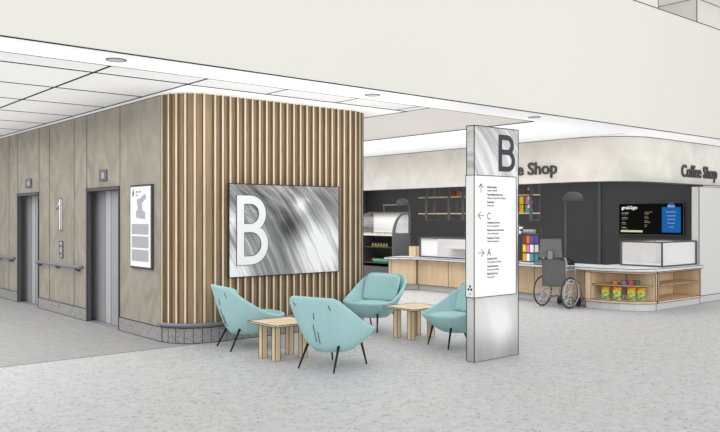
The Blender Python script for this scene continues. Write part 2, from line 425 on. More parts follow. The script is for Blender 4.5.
# terrazzo base of the batten wall
mb = MB(); bp = batten_path(-.004); mb.prism(bp + [(5.2, 12.5), (5.2, 9.43)], 0, .2)
for (xa, ya), (xb, yb) in zip(bp, bp[1:]): mb.bar((xa, ya, .2), (xb, yb, .2), .003, 1); mb.bar((xa, ya, .003), (xb, yb, .003), .004, 1)
L_ = 0; last = bp[0]
seg = [(Vector(p), Vector(q)) for p, q in zip(bp, bp[1:])]; dist = .05
for p, q in seg:
    ln = (q - p).length
    while dist < ln:
        c = p + (q - p) * dist / ln; mb.bar((c.x, c.y, 0), (c.x, c.y, .2), .0028, 1); dist += .118
    dist -= ln
struct(mb.build('baseboard_center', [M_['plinth'], LN]))

# ceilings
mb = MB()
mb.box((-5, 7.95, CZ), (4.42, 21, CZ + .06), 0)
for k in range(11):
    y = 8.44 + 1.285 * k; mb.box((-5, y - .024, CZ - .002), (4.42, y + .024, CZ + .004), 1)
for k in range(8):
    x = 4.42 - 1.163 * k; mb.box((x - .017, 7.95, CZ - .002), (x + .017, 21, CZ + .004), 1)
struct(mb.build('ceiling', [M_['tile'], LN]))
mb = MB()
mb.box((4.42, 7.95, CZ), (8.13, 8.47, CZ + .06), 0); mb.box((4.42, 8.45, CZ - .002), (8.13, 8.495, CZ + .004), 1)
for x in (5.56, 6.72, 7.88, 8.12): mb.box((x - .012, 7.95, CZ - .002), (x + .012, 8.47, CZ + .004), 1)
struct(mb.build('ceiling', [M_['tile'], LN]))
mb = MB(); mb.box((4.42, 8.47, CZ), (8.13, 21, CZ + .06), 0); mb.box((8.10, 8.47, CZ - .002), (8.14, 21, CZ + .006), 1)
mb.bar((WX, 9.43, CZ - .002), (WX, 21, CZ - .002), .004, 1)
struct(mb.build('ceiling', [M_['white'], LN]))
# recess between the lobby ceiling and the shop soffit
mb = MB(); mb.box((8.13, 7.95, CZ + .06), (8.2, 21, 4.3)); mb.box((8.13, 7.95, 4.3), (10.7, 21, 4.36)); struct(mb.build('ceiling', M_['white']))
mb = MB(); mb.box((10.6, 7.95, CZ), (10.7, 21, 4.3), 0); mb.bar((10.6, 7.95, CZ), (10.6, 21, CZ), .006, 1); struct(mb.build('wall_recess', [M_['beige'], LN]))
mb = MB(); mb.box((10.7, 7.95, CZ), (22, 21, CZ + .06), 0); mb.box((13.43, 7.95, CZ - .002), (13.442, 9.3, CZ + .003), 1)
struct(mb.build('ceiling', [M_['white'], LN]))
# the tall bulkhead, beam and upper storey
mb = MB(); mb.box((-5, 7.27, CZ), (24, 7.95, 5.53), 0, {'-z': 1})
for z, y, xe in ((CZ, 7.27, 24), (CZ, 7.95, 10.6), (5.53, 7.27, 24)): mb.bar((-5, y, z), (xe, y, z), .006 if y < 7.9 else .004, 2)
struct(mb.build('wall_front', [M_['bulk'], M_['white'], LN]))
mb = MB(); mb.box((-5, 7.27, 5.53), (13.44, 7.6, 7.2)); mb.bar((13.44, 7.27, 5.53), (13.44, 7.27, 7.2), .006, 1)
mb.box((15.63, 7.6, 5.53), (24, 9.5, 6.25)); mb.bar((15.63, 7.6, 5.53), (15.63, 7.6, 6.25), .006, 1)
mb.bar((15.63, 7.6, 6.2), (24, 7.6, 6.2), .008, 1); mb.bar((15.63, 7.6, 6.2), (15.63, 9.5, 6.2), .008, 1)
mb.box((13.44, 9.5, 5.53), (24, 9.6, 6.25))
struct(mb.build('wall_upper', [M_['bulk'], LN]))
mb = MB(); mb.box((-5, 7.1, 6.2), (24, 9.6, 6.26)) if False else mb.box((13.44, 7.3, 6.2), (24, 9.6, 6.26)); struct(mb.build('ceiling_upper', M_['white']))

# ================================================================== SHOP SHELL
FX = 13.44; FY = 8.0; FR = 1.15; FZ = 2.358
def fpath(o): return [(FX + o, 20.2), (FX + o, FY + FR)] + arc(FX + FR, FY + FR, FR - o, PI, 1.5 * PI, 16)[1:] + [(22, FY + o)]
fp = fpath(0); fi = fpath(.16)
mb = MB(); 
n = len(fp)
for k in range(n - 1):
    mb.prism([fp[k], fp[k + 1], fi[k + 1], fi[k]], FZ, CZ)
for (a, b) in zip(fp, fp[1:]): mb.bar((a[0], a[1], FZ), (b[0], b[1], FZ), .006, 1); mb.bar((a[0], a[1], CZ - .004), (b[0], b[1], CZ - .004), .006, 1)
struct(mb.build('wall_right', [M_['fascia'], LN], normals=False))
mb = MB(); mb.box((16.8, 8.1, 0), (16.95, 19.6, 2.8)); 
mb.box((16.77, 10.58, 0), (16.80, 10.66, 2.8), 1); mb.bar((16.77, 10.58, 0), (16.77, 10.58, 2.75), .006, 1); 
struct(mb.build('wall_back', [M_['dark'], M_['dark2'], M_['steel'], LN]))
mb = MB(); mb.box((13.6, 19.45, 0), (16.79, 19.6, 2.8)); mb.bar((16.785, 19.44, 0), (16.785, 19.44, 2.75), .01, 1); struct(mb.build('wall_side', [M_['dark'], LN]))
mb = MB(); mb.prism(fpath(.16)[0:] + [(22, 19.6)] , 2.75, 2.8); struct(mb.build('ceiling_shop', M_['dark']))
mb = MB(); mb.box((14.38, 6.95, 0), (17.6, 7.1, 2.235)); mb.outline(.005, 1); mb.box((14.375, 6.936, 0), (17.6, 6.95, .14), 2); mb.bar((14.375, 6.936, .14), (17.6, 6.936, .14), .004, 1)
mb.bar((14.375, 6.936, .003), (17.6, 6.936, .003), .004, 1)
struct(mb.build('wall_pier', [M_['pier'], LN, M_['toe']]))

# ================================================================== LOBBY THINGS
def downlight(loc, label, first=[None]):
    if first[0] is None:
        t = thing('downlight', label, 'ceiling light', loc, 0, 'recessed downlights along the beam')
        m = MB(); m.lathe([(.085, -.004), (.1, -.008), (.105, -.002), (.105, .0)], 28); m.build('trim_ring', M_['frame'], t, True, True)
        m = MB(); m.lathe([(.086, -.006), (.086, -.002)], 28); m.build('lens', M_['lgrey'], t, False, True); first[0] = t
    else: dup(first[0], loc, 0, label)
downlight((3.17, 7.61, CZ), 'round recessed downlight in the white beam above the elevators and ceiling tiles')
downlight((6.67, 7.61, CZ), 'round recessed downlight in the beam above the end of the timber batten wall')
downlight((10.15, 7.61, CZ), 'round recessed downlight in the beam beside the top of the pylon sign')

# handrails
def handrail(y0, y1, label):
    t = thing('handrail', label, 'handrail', (WX, (y0 + y1) / 2, .8), 0, 'grey wall handrails by the elevators')
    m = MB(); m.tube([(WX - .0, y0, .845), (WX - .07, y0, .845), (WX - .075, y0 + .03, .845), (WX - .075, y1 - .03, .845), (WX - .07, y1, .845), (WX, y1, .845)], .023, 0, 10); m.build('rail', M_['rail'], t, True)
    k = max(2, int((y1 - y0) / .7))
    for i in range(k):
        y = y0 + .12 + (y1 - y0 - .24) * i / (k - 1)
        m = MB(); m.tube([(WX, y, .79), (WX - .05, y, .79), (WX - .075, y, .82)], .016, 0, 8); m.build('bracket', M_['frame'], t, True)
handrail(12.21, 14.48 - .14, 'grey tubular handrail on the stone wall between the two elevators')
handrail(15.78, 18.6, 'grey tubular handrail on the stone wall beyond the farther elevator')
t = thing('bumper_rail', 'low grey bumper rail curving along the foot of the timber batten wall', 'bumper rail', (6.2, BY, .2))
pp = arc(WX + BR, BY + BR, BR + .035, PI + .02, 1.5 * PI, 14) + arc(7.41, BY + BR, BR + .035, 1.5 * PI, 1.95 * PI, 12)
m = MB(); m.tube([(p[0], p[1], .243) for p in pp], .024, 0, 10); m.build('rail', M_['rail'], t, True)
for k in (2, 6, 10, 13, 16, 19, 23):
    p = pp[k]; c = (WX + BR, BY + BR) if k < 15 else (7.41, BY + BR); q = (p[0] - (p[0] - c[0]) * .13, p[1] - (p[1] - c[1]) * .13)
    m = MB(); m.tube([(p[0], p[1], .24), (q[0], q[1], .24)], .013, 0, 6); m.build('bracket', M_['rail'], t)

# lift indicator lights, call plate, floor number
def indicator(y0, y1, z0, z1, label):
    t = thing('lift_indicator', label, 'elevator indicator', (WX, (y0 + y1) / 2, z0), 0, 'elevator indicators')
    m = MB(); m.box((WX - .015, y0, z0), (WX, y1, z1)); m.outline(.003, 1); m.build('housing', [M_['steel'], LN], t)
    m = MB(); m.box((WX - .019, y0 + .05, z0 + .025), (WX - .014, y1 - .05, z1 - .025)); m.outline(.004, 1); m.build('display', [M_['door'], LN], t)
indicator(11.22, 11.49, 2.2, 2.36, 'small grey indicator box above the elevator beside the wall map')
indicator(14.76, 15.08, 2.2, 2.36, 'small grey indicator box above the farther elevator')
t = thing('call_plate', 'narrow pale elevator call plate with two dark buttons under the white number', 'button panel', (WX, 13.17, .96))
m = MB(); m.box((WX - .02, 13.10, .965), (WX, 13.24, 1.235)); m.outline(.004, 1); m.build('plate', [M_['lgrey'], LN], t)
for z in (1.03, 1.16):
    m = MB(); m.tube([(WX - .018, 13.17, z), (WX - .032, 13.17, z)], .022, 0, 12); m.build('button', M_['frame'], t)
m = MB()
one = [(0.0, .40), (.0, .36), (.12, .43), (.12, 0), (.2, 0), (.2, .53), (.13, .53), (.10, .47)]
shape_mb(m, [one], (WX - .001, 13.35, 1.43), '-x', .03, 0); m.outline(.004, 1)
tag(m.build('floor_number', [M_['wsign'], LN]), 'tall white numeral 1 mounted on the stone wall between elevators', 'number sign')

# wall map sign
t = thing('wall_map', 'tall white directory map in a dark frame on the stone wall', 'wall sign', (WX, 10.04, .95))
y0, y1, z0, z1 = 9.64, 10.33, .945, 2.09
m = MB(); m.box((WX - .03, y0, z0), (WX, y1, z1)); m.outline(.003, 1); m.build('frame', [M_['frame'], LN], t)
pn = MB(); pn.box((WX - .041, y0 + .03, z0 + .022), (WX - .028, y1 - .03, z1 - .022)); pn = pn.build('panel', M_['wsign'], t)
m = MB()
for a, b in ((1.04, 1.20), (1.225, 1.385), (1.41, 1.555)): m.box((WX - .043, y0 + .075, a), (WX - .040, y1 - .075, b))
shape_mb(m, [[(.02, .0), (.30, -.02), (.30, .08), (.22, .10), (.20, .2), (.33, .27), (.30, .33), (.14, .27), (.03, .25), (.07, .12), (0, .08)]], (WX - .041, y1 - .21, 1.64), '-x', .003, 0)
m.build('map_print', M_['lgrey'], pn)
m = MB()
shape_mb(m, [[(0, 0), (.035, 0), (.035, .035), (.055, .035), (.055, .06), (.035, .06), (.035, .1), (.012, .1), (.012, .06), (0, .05)]], (WX - .0405, y1 - .10, 1.935), '-x', .002, 0); m.build('emblem', M_['blueink'], pn)
for a_, z_ in (('Main Floor', 1.985), ('Plan', 1.94)):
    m = MB(); text_mb(m, a_, (WX - .0405, y1 - .21, z_), '-x', .03, 0); m.build('heading', M_['blueink'], pn)

# big picture sign with the letter B
t = thing('picture_sign', 'wide black and white waterfall picture sign with white letter B on the battens', 'sign', (6.2, 8.915, .846))
m2 = MB(); m2.box((5.262, 8.905, .838), (7.135, 8.929, 2.098)); m2.outline(.0045, 1); m2.build('backing', [M_['frame'], LN], t)
# picture coordinates: x 0..1.5, y 0..1 of its height
PW2 = water_mat('waterfall_print', -.93, .0, 1.25, flow=.8, streak=13, amp=1.7, ystretch=.7, base=.50, rock=.42, blobs=((1.2, .25, .34, .62), (.0, .0, .26, .6), (.02, .62, .13, .45), (.78, .54, .17, -.55), (.35, .95, .42, -.2), (.6, .12, .25, -.15), (.93, .78, .10, .5), (1.35, .97, .28, -.2)))
m = MB(); m.box((5.27, 8.899, .846), (7.127, 8.906, 2.09)); pic = m.build('picture', PW2, t)
m = MB(); shape_mb(m, letter_B(.505, .945, .12), (5.37, 8.898, 1.0), '-y', .012, 0); m.outline(.0025, 1, 50); m.build('letter', [M_['wsign'], LN], t)

# pylon
t = thing('pylon_sign', 'tall freestanding wayfinding pylon with letter B standing beside the chairs', 'sign', (6.985, 5.83, 0))
PYM = water_mat('pylon_print', -.40, 1.9, .8, flow=.85, streak=6, amp=1.7, base=.66, ystretch=.5, fade=.6, dark=(84, 84, 84), light=(238, 238, 238), blobs=((.75, .35, .45, .22), (.0, .2, .3, .15), (.35, -1.75, .55, .26), (.6, -1.9, .25, .25), (.2, -2.25, .35, -.25), (.95, -1.0, .3, -.3), (.85, -2.35, .3, -.25)))
m = MB(); m.box((6.59, 5.77, 0), (7.38, 5.885, 2.69)); m.outline(.004, 1); m.build('column', [PYM, LN], t)
wp = MB(); wp.prism([(6.575, 5.758), (7.325, 5.758), (7.325, 5.772), (6.592, 5.772), (6.592, 5.884), (6.575, 5.884)], .735, 2.125); wp.outline(.0035, 1)
panel = wp.build('directory_panel', [M_['wsign'], LN], t)
m = MB(); shape_mb(m, letter_B(.30, .43, .06), (7.015, 5.769, 2.185), '-y', .004, 0); m.build('letter', M_['ink'], t)
m = MB(); yy = 5.7575
def row(z, bold, plain, h=.0235):
    text_mb(m, bold, (6.80, yy, z), '-y', h, 0, .001, sx=.82, bold=.0006); text_mb(m, plain, (6.80, yy, z - .038), '-y', h * .95, 1, .001, sx=.8)
def zat(v): return 1.65 - (v - 217) / 765 * 8.83
row(zat(188), 'Medical Imaging', 'Imagerie médicale'); row(zat(195.5), 'Haemodialysis Main Clinic', "Clinique principale d'hémodialyse"); row(zat(203), 'Restaurants', 'Restaurants')
text_mb(m, 'C', (6.80, yy, zat(219.5)), '-y', .085, 1, .001, sx=.8)
row(zat(223.5), 'Ambulatory Services', 'Services ambulatoires'); row(zat(231), 'Nutrition and Food Services', 'Services alimentaires'); row(zat(238.8), 'Respiratory Therapy', 'Thérapie respiratoire')
text_mb(m, 'A', (6.80, yy, zat(255.5)), '-y', .085, 1, .001, sx=.8)
row(zat(259.5), 'Emergency Unit', "Unité d'urgence médicale"); row(zat(267), 'Human Resources', 'Ressources humaines'); row(zat(274.5), 'Medical Day Care', 'Soins de jour')
def arrow(c, d):
    cx, cz = c; dx, dz = d; L = .05; px, pz = -dz, dx; r = .0028
    y = yy - .0005
    m.bar((cx - dx * L, y, cz - dz * L), (cx + dx * L, y, cz + dz * L), r, 1)
    for s in (-1, 1): m.bar((cx + dx * L, y, cz + dz * L), (cx + dx * .005 + px * s * .04, y, cz + dz * .005 + pz * s * .04), r, 1)
arrow((6.69, zat(188.5)), (0, 1)); arrow((6.69, zat(215.5)), (-1, 0)); arrow((6.69, zat(252.5)), (1, 0))
m.build('directory_text', [M_['ink2'], M_['ink']], panel)
for dy, dz in ((.0, .0), (-.021, -.034), (.021, -.034), (0, -.085)):
    m = MB(); m.tube([(6.5752, 5.82 + dy, .86 + dz), (6.572, 5.82 + dy, .86 + dz)], .014 if dz > -.08 else .007, 0, 12)
    m.build('emblem_dot', M_['ink2'], panel)

# ================================================================== CHAIRS AND TABLES
def sm(t): t = max(0, min(1, t)); return t * t * (3 - 2 * t)
def rim(ph):
    c, s = math.cos(ph), math.sin(ph); al = abs(ph - PI)
    aa = .47 if c > 0 else .42; bb = .43
    ex = 3.2 if c < 0 else 2.4; rr = 1 / ((abs(c) / aa) ** ex + (abs(s) / bb) ** ex) ** (1 / ex)
    u = max(0, min(1, (al - R(32)) / R(98))); h = .415 + .37 * (1 - (u * u * 3 if u < .1 else u - .07 if u < .2 else u - .07 * (1 - (u - .2) / .8))) ** 1.6
    return c, s, rr, h
def chair_profile(): return [rim(2 * PI * k / 64) for k in range(64)]
def shell_point(c, s, rr, h, t):
    rb = 1 / ((abs(c) / .21) ** 2 + (abs(s) / .20) ** 2) ** .5; zb = .19
    k = sm((h - .42) / .36)                      # 0 where the rim is low, 1 at the tall back
    r = rb + (rr - rb) * ((1 - k) * (1 - (1 - t) ** 1.2) + k * t ** .65)
    return Vector((c * r, s * r, zb + (h - zb) * ((1 - k) * t ** 1.2 + k * t)))
def make_chair(label):
    t = thing('tub_chair', label, 'armchair', (0, 0, 0), 0, 'teal tub chairs')
    cols = chair_profile(); m = MB(); rings = []
    rings.append([Vector((c * .02, s * .02, .185)) for c, s, rr, h in cols]); rings.append([Vector((c * .12, s * .12, .187)) for c, s, rr, h in cols])
    for q in (0, .12, .25, .4, .55, .7, .82, .92, .98): rings.append([shell_point(c, s, rr, h, q) for c, s, rr, h in cols])
    th = .045
    for dr, dz in ((-.006, .010), (-th * .5, .016), (-th + .006, .008), (-th, -.01)):
        rings.append([Vector((c * (rr + dr), s * (rr + dr), h + dz)) for c, s, rr, h in cols])
    for q in (.75, .5, .25, 0):
        row_ = []
        for c, s, rr, h in cols:
            lo_ = (.36 - .19) / (h - .19); tt = lo_ + (.96 - lo_) * q if lo_ < .96 else .96
            p = shell_point(c, s, rr, h, tt); f_ = max(.05, (p.xy.length - th) / p.xy.length); row_.append(Vector((p.x * f_, p.y * f_, p.z)))
        rings.append(row_)
    rings.append([Vector((c * .1, s * .1, .35)) for c, s, rr, h in cols])
    idx = m.grid(rings, 0, True); m.f.append(idx[0][::-1]); m.m.append(0); m.f.append(idx[-1]); m.m.append(0)
    sh = m.build('shell', M_['teal'], t, True, True)
    # stitched seams on the back of the shell
    m = MB()
    def seam(d0, q0, d1, q1):
        pts = []
        for k in range(6):
            q = q0 + (q1 - q0) * k / 5; e = rim(PI + d0 + (d1 - d0) * k / 5)
            p = shell_point(*e, q); pts.append(p + Vector((e[0], e[1], -.3)) * .003)
        m = MB(); m.tube(pts, .0035, 0, 5); m.build('seam', M_['ink2'], sh, False, True)
    seam(R(7), .16, R(7), .40); seam(R(-1), .2, R(-1), .52); seam(R(3), .62, R(4), .74); seam(R(-30), .84, R(-34), .9); seam(R(33), .8, R(30), .9)
    # seat pad
    m = MB(); rows = []
    for q, z in ((.02, .425), (.4, .424), (.75, .418), (.93, .408), (1.0, .392), (.98, .372), (.8, .36)):
        rows.append([Vector(((.085 + .285 * q * math.copysign(abs(c) ** .85, c)), .28 * q * math.copysign(abs(s) ** .85, s), z + .0)) for c, s, rr, h in cols])
    idx = m.grid(rows, 0, True); m.f.append(idx[0]); m.m.append(0); m.f.append(idx[-1][::-1]); m.m.append(0)
    m.build('seat_cushion', M_['teal'], t, True, True)
    # back pad, rounded rectangle leaning with the shell
    m = MB(); nu, nv = 20, 16
    def bpt(u, v, side):
        sq = 5
        x = u; y = v; 
        kx = (1 - abs(v) ** sq * .10); ky = (1 - abs(u) ** sq * .12)
        yy_ = x * .305 * kx * (1 + .03 * v); hh = .40 + (v * ky + 1) * .5 * .385
        edge = max(0, 1 - max(abs(u), abs(v)) ** 4) ** .5
        lean = -.20 - .155 * (hh - .40) / .40
        return Vector((lean + .07 * (abs(x) ** 2.5) + (side * (.045 * edge) + .02), yy_, hh))
    F = [[bpt(-1 + 2 * i / nu, -1 + 2 * j / nv, 1) for i in range(nu + 1)] for j in range(nv + 1)]
    B = [[bpt(-1 + 2 * i / nu, -1 + 2 * j / nv, -1) for i in range(nu + 1)] for j in range(nv + 1)]
    m.grid(F); m.grid(B); m.build('back_cushion', M_['teal'], t, True, True)
    for sx in (-1, 1):
        for sy in (-1, 1):
            m = MB(); m.tube([(.24 if sx > 0 else -.165, sy * .205, .29), (sx * .31, sy * .24, 0)], .016, 0, 10, .009); m.build('leg', M_['black'], t, True, True)
    return t
A_ = make_chair('teal tub chair seen from its side, beside the rounded timber wall corner')
A_.location = (5.19, 8.34, 0); A_.rotation_euler = (0, 0, R(-10))
dup(A_, (5.24, 6.64, 0), R(15), 'teal tub chair with its back turned, standing before the oak table')
dup(A_, (7.44, 8.45, 0), R(197), 'teal tub chair facing out with its seat and cushion in full view')
dup(A_, (7.32, 6.68, 0), R(166), 'teal tub chair partly hidden behind the pylon sign')

def make_table(label):
    t = thing('side_table', label, 'table', (0, 0, 0), 0, 'low oak side tables')
    m = MB(); m.box((-.3, -.29, .405), (.3, .29, .425)); m.outline(.003, 1); m.build('tabletop', [M_['oakh'], LN], t, False, True)
    for sx in (-1, 1):
        for sy in (-1, 1):
            m = MB(); m.box((sx * .19 - .035, sy * .135 - .035, 0), (sx * .19 + .035, sy * .135 + .035, .405)); m.outline(.0028, 1); m.build('leg', [M_['oak'], LN], t, False, True)
    return t
T_ = make_table('low square oak table between the side-on chair and the chair with its back turned'); T_.location = (5.13, 7.45, 0)
dup(T_, (7.36, 7.53, 0), 0, 'low square oak table beside the chair that the pylon partly hides')

# ================================================================== COFFEE SHOP
def shop_letters(face, org, label, w):
    m = MB(); text_mb(m, 'Coffee Shop', org, face, .268, 0, .03, width=w, bold=.006)
    # one part per letter
    bm = bmesh.new(); vs = [bm.verts.new(p) for p in m.v]
    for f in m.f:
        try: bm.faces.new([vs[i] for i in f])
        except ValueError: pass
    bmesh.ops.remove_doubles(bm, verts=bm.verts, dist=1e-5)
    t = thing('lettering_sign', label, 'sign', org, 0, 'shop lettering signs')
    seen = set(); bm.verts.index_update()
    for v in bm.verts:
        if v in seen: continue
        st = [v]; isl = []; seen.add(v)
        while st:
            a = st.pop(); isl.append(a)
            for e in a.link_edges:
                b = e.other_vert(a)
                if b not in seen: seen.add(b); st.append(b)
        mp = {a: k for k, a in enumerate(isl)}; q = MB(); q.v = [a.co.copy() for a in isl]
        fs = {f for a in isl for f in a.link_faces}
        for f in fs: q.f.append([mp[a] for a in f.verts]); q.m.append(0)
        if q.f: q.build('letter', M_['letter'], t)
    bm.free()
shop_letters('-x', (FX - .003, 11.37, 2.56), 'dark raised shop name lettering half hidden behind the pylon sign', 1.88)
shop_letters('-y', (15.74, FY - .003, 2.51), 'dark raised shop name lettering on the fascia above the pale end wall', 1.62)

# counter front line
CURVE = [(12.10, 7.95), (12.11, 7.62), (12.18, 7.30), (12.31, 7.06), (12.48, 6.92), (12.66, 6.87)]
def offs(pts, d):
    out = []
    for k, p in enumerate(pts):
        a = Vector(pts[max(k - 1, 0)]); b = Vector(pts[min(k + 1, len(pts) - 1)]); t = (b - a).normalized(); nrm = Vector((-t.y, t.x))
        out.append((p[0] + nrm.x * d, p[1] + nrm.y * d))
    return out
t = thing('worktop', 'long pale grey curved worktop running along the whole coffee counter', 'worktop', (12.5, 9.5, .69))
fr = [(11.60, 12.84), (12.03, 12.3), (12.06, 12.0), (12.06, 8.0)] + offs(CURVE, -.05)[1:] + [(14.30, 6.82)]
bk = [(14.30, 8.0), (12.95, 8.05), (12.95, 12.3), (12.35, 13.05)]
m = MB(); m.prism(fr + bk, .69, .74)
for a, b in zip(fr, fr[1:]): m.bar((a[0], a[1], .74), (b[0], b[1], .74), .004, 1); m.bar((a[0], a[1], .69), (b[0], b[1], .69), .005, 1)
m.bar((*fr[0], .74), (*bk[-1], .74), .004, 1); m.bar((*fr[0], .69), (*bk[-1], .69), .004, 1)
m.build('slab', [M_['counter'], LN], t)
def cabinet(name, label, poly, toe, fronts, group='oak counter cabinets'):
    """closed cabinet: body, steel kick and front panels given as plan segments"""
    c = (sum(p[0] for p in poly) / len(poly), sum(p[1] for p in poly) / len(poly), 0)
    t = thing(name, label, 'cabinet', c, 0, group)
    m = MB(); m.prism(poly, .13, .69); m.build('body', M_['oak'], t)
    m = MB(); m.prism(toe, 0, .13); m.outline(.004, 1); m.build('kick_plate', [M_['toe'], LN], t)
    for a, b in fronts:
        a = Vector((*a, 0)); b = Vector((*b, 0)); d = (b - a).normalized(); nn = Vector((d.y, -d.x, 0)) * .012
        m = MB(); m.prism([(a.x, a.y), (b.x, b.y), (b.x + nn.x, b.y + nn.y), (a.x + nn.x, a.y + nn.y)][::-1], .132, .688); m.outline(.004, 1); m.build('front_panel', [M_['oak'], LN], t)
cabinet('counter_cabinet', 'oak counter cabinet at the far flared end in front of the pastry case', [(12.15, 12.36), (11.72, 12.82), (12.3, 13.0), (12.8, 12.36)], [(12.24, 12.36), (11.9, 12.8), (12.3, 12.96), (12.8, 12.36)],
        [((11.72, 12.82), (11.76, 12.777)), ((11.76, 12.777), (12.15, 12.36))])
cabinet('counter_cabinet', 'oak counter cabinet with flush panels under the white glass display case', [(12.19, 10.6), (12.19, 12.35), (12.8, 12.35), (12.8, 10.6)], [(12.22, 10.6), (12.22, 12.35), (12.8, 12.35), (12.8, 10.6)],
        [((12.19, 12.34), (12.19, 11.4)), ((12.19, 11.4), (12.19, 10.6))])
cabinet('counter_cabinet', 'recessed oak counter cabinet behind the parked wheelchair', [(12.42, 8.02), (12.42, 10.6), (12.92, 10.6), (12.92, 8.02)], [(12.45, 8.02), (12.45, 10.6), (12.9, 10.6), (12.9, 8.02)],
        [((12.42, 10.58), (12.42, 9.3)), ((12.42, 9.3), (12.42, 8.03))])
# rounded open shelf unit at the counter corner
t = thing('shelf_unit', 'rounded open oak shelf unit at the counter corner holding snack bags', 'shelf unit', (12.6, 7.4, 0), 0, 'open shelf units in the counter')
inn = [(12.66, 7.5), (12.70, 7.95)]
inn = [(13.0, 6.95), (13.0, 7.95)]
def slab(z0, z1, o, name, mt, out=True):
    m = MB(); c = offs(CURVE, o); m.prism(c + [(12.70, 7.45), (12.55, 7.95)], z0, z1)
    if out: m.outline(.0035, 1)
    return m.build(name, [mt, LN], t)
slab(.13, .17, 0, 'bottom_board', M_['oak']); slab(.655, .69, 0, 'top_board', M_['oak']); slab(.43, .45, .03, 'shelf', M_['oak']); slab(0, .13, .02, 'kick_plate', M_['toe'])
m = MB(); m.prism([(12.10, 7.95), (12.103, 7.83), (12.62, 7.83), (12.62, 7.95)], .17, .655); m.outline(.0035, 1); m.build('side_panel', [M_['oak'], LN], t)
m = MB(); m.prism([(12.62, 6.872), (12.66, 6.87), (12.70, 7.45), (12.66, 7.45)], .17, .655); m.outline(.0035, 1); m.build('side_panel', [M_['oak'], LN], t)
m = MB(); m.prism([(12.55, 7.95), (12.70, 7.45), (12.72, 7.46), (12.57, 7.96)], .17, .655); m.build('back_panel', M_['oak'], t)
# straight open shelf unit
t = thing('shelf_unit', 'straight empty open oak shelf unit beside the pale end wall', 'shelf unit', (13.5, 7.15, 0), 0, 'open shelf units in the counter')
x0, x1, y0, y1 = 12.72, 14.30, 6.88, 7.42
for nm, a, b in (('bottom_board', (x0, y0, .13), (x1, y1, .165)), ('top_board', (x0, y0, .66), (x1, y1, .69)), ('shelf', (x0 + .035, y0 + .04, .42), (x1 - .035, y1, .44)),
                 ('side_panel', (x0, y0, .165), (x0 + .035, y1, .66)), ('side_panel', (x1 - .035, y0, .165), (x1, y1, .66)), ('back_panel', (x0 + .035, y1 - .02, .165), (x1 - .035, y1, .66))):
    m = MB(); m.box(a, b); m.outline(.0035, 1); m.build(nm, [M_['oak'], LN], t)
m = MB(); m.box((12.66, y0 + .02, 0), (x1, y1, .13)); m.outline(.004, 1); m.build('kick_plate', [M_['toe'], LN], t)

# snacks in the corner unit
def bag(m, w, d, h, s1=0, s2=1):
    nz = 8; rows = []
    for k in range(nz + 1):
        q = k / nz; th = d * math.sin(PI * min(max(q, .04), .96)) ** .6; ww = w * (1 - .06 * math.sin(PI * q))
        rows.append([Vector((ww / 2 * math.cos(a), th / 2 * math.sin(a) * (1 if abs(math.cos(a)) < .95 else .2), h * q)) for a in [2 * PI * j / 12 for j in range(12)]])
    n0 = len(m.f); idx = m.grid(rows, s1, True)
    for i in range(n0, len(m.f)):
        if (i - n0) // 12 >= nz - 2: m.m[i] = s2
    m.f.append(idx[0][::-1]); m.m.append(s1); m.f.append(idx[-1]); m.m.append(s2)
BAGP = ((12.25, 7.62), (12.29, 7.42), (12.42, 7.22), (12.52, 7.09))
names = ('green snack bag with orange top, first from the wheelchair end of the shelf', 'green snack bag with orange top, second from the wheelchair end', 'green snack bag with orange top, third from the wheelchair end', 'green snack bag with orange top, last towards the empty shelves')
for (x, y), lb in zip(BAGP, names):
    t = thing('snack_bag', lb, 'snack bag', (x, y, .17), R(-58), 'green snack bags on the corner shelf')
    m = MB(); bag(m, .155, .075, .235); m.build('bag', [M_['green'], M_['amber2']], t, True, True)
    m = MB(); m.lathe([(.028, -.002), (.028, .002)], 12)
    for v in m.v: v.x, v.y, v.z = v.x, -.034 + v.z, v.y + .09
    m.build('label_print', M_['yellow'], t, False, True)
# wire basket in front of the bags
m = MB(); bp_ = offs(CURVE, .045)[0:]; pts = [(12.145, 7.78), (12.155, 7.6), (12.22, 7.33), (12.34, 7.12), (12.48, 6.99), (12.60, 6.95)]
for z in (.18, .21, .24, .27): m.tube([(p[0], p[1], z) for p in pts], .0028, 0, 5)
for a, b in zip(pts, pts[1:]):
    for k in range(4):
        q = (a[0] + (b[0] - a[0]) * k / 4, a[1] + (b[1] - a[1]) * k / 4); m.tube([(q[0], q[1], .171), (q[0], q[1], .275)], .0022, 0, 5)
tag(m.build('wire_basket', M_['chrome']), 'low curved wire basket rail in front of the green snack bags', 'basket')
for (x, y), c, lb in zip(((12.27, 7.45), (12.33, 7.32), (12.40, 7.22), (12.48, 7.14)), ('tan', 'violet', 'rose', 'dgreen'), ('small orange carton', 'small violet carton', 'small red carton', 'small dark green carton')):
    m = MB(); m.box((-.04, -.04, 0), (.04, .04, .075)); m.outline(.002, 1)
    o = m.build('carton', [M_[c], LN], None, False, True); o.location = (x, y, .451); o.rotation_euler = (0, 0, R(-52))
    tag(o, lb + ' on the middle shelf of the corner unit', 'carton', 'small cartons on the corner shelf')

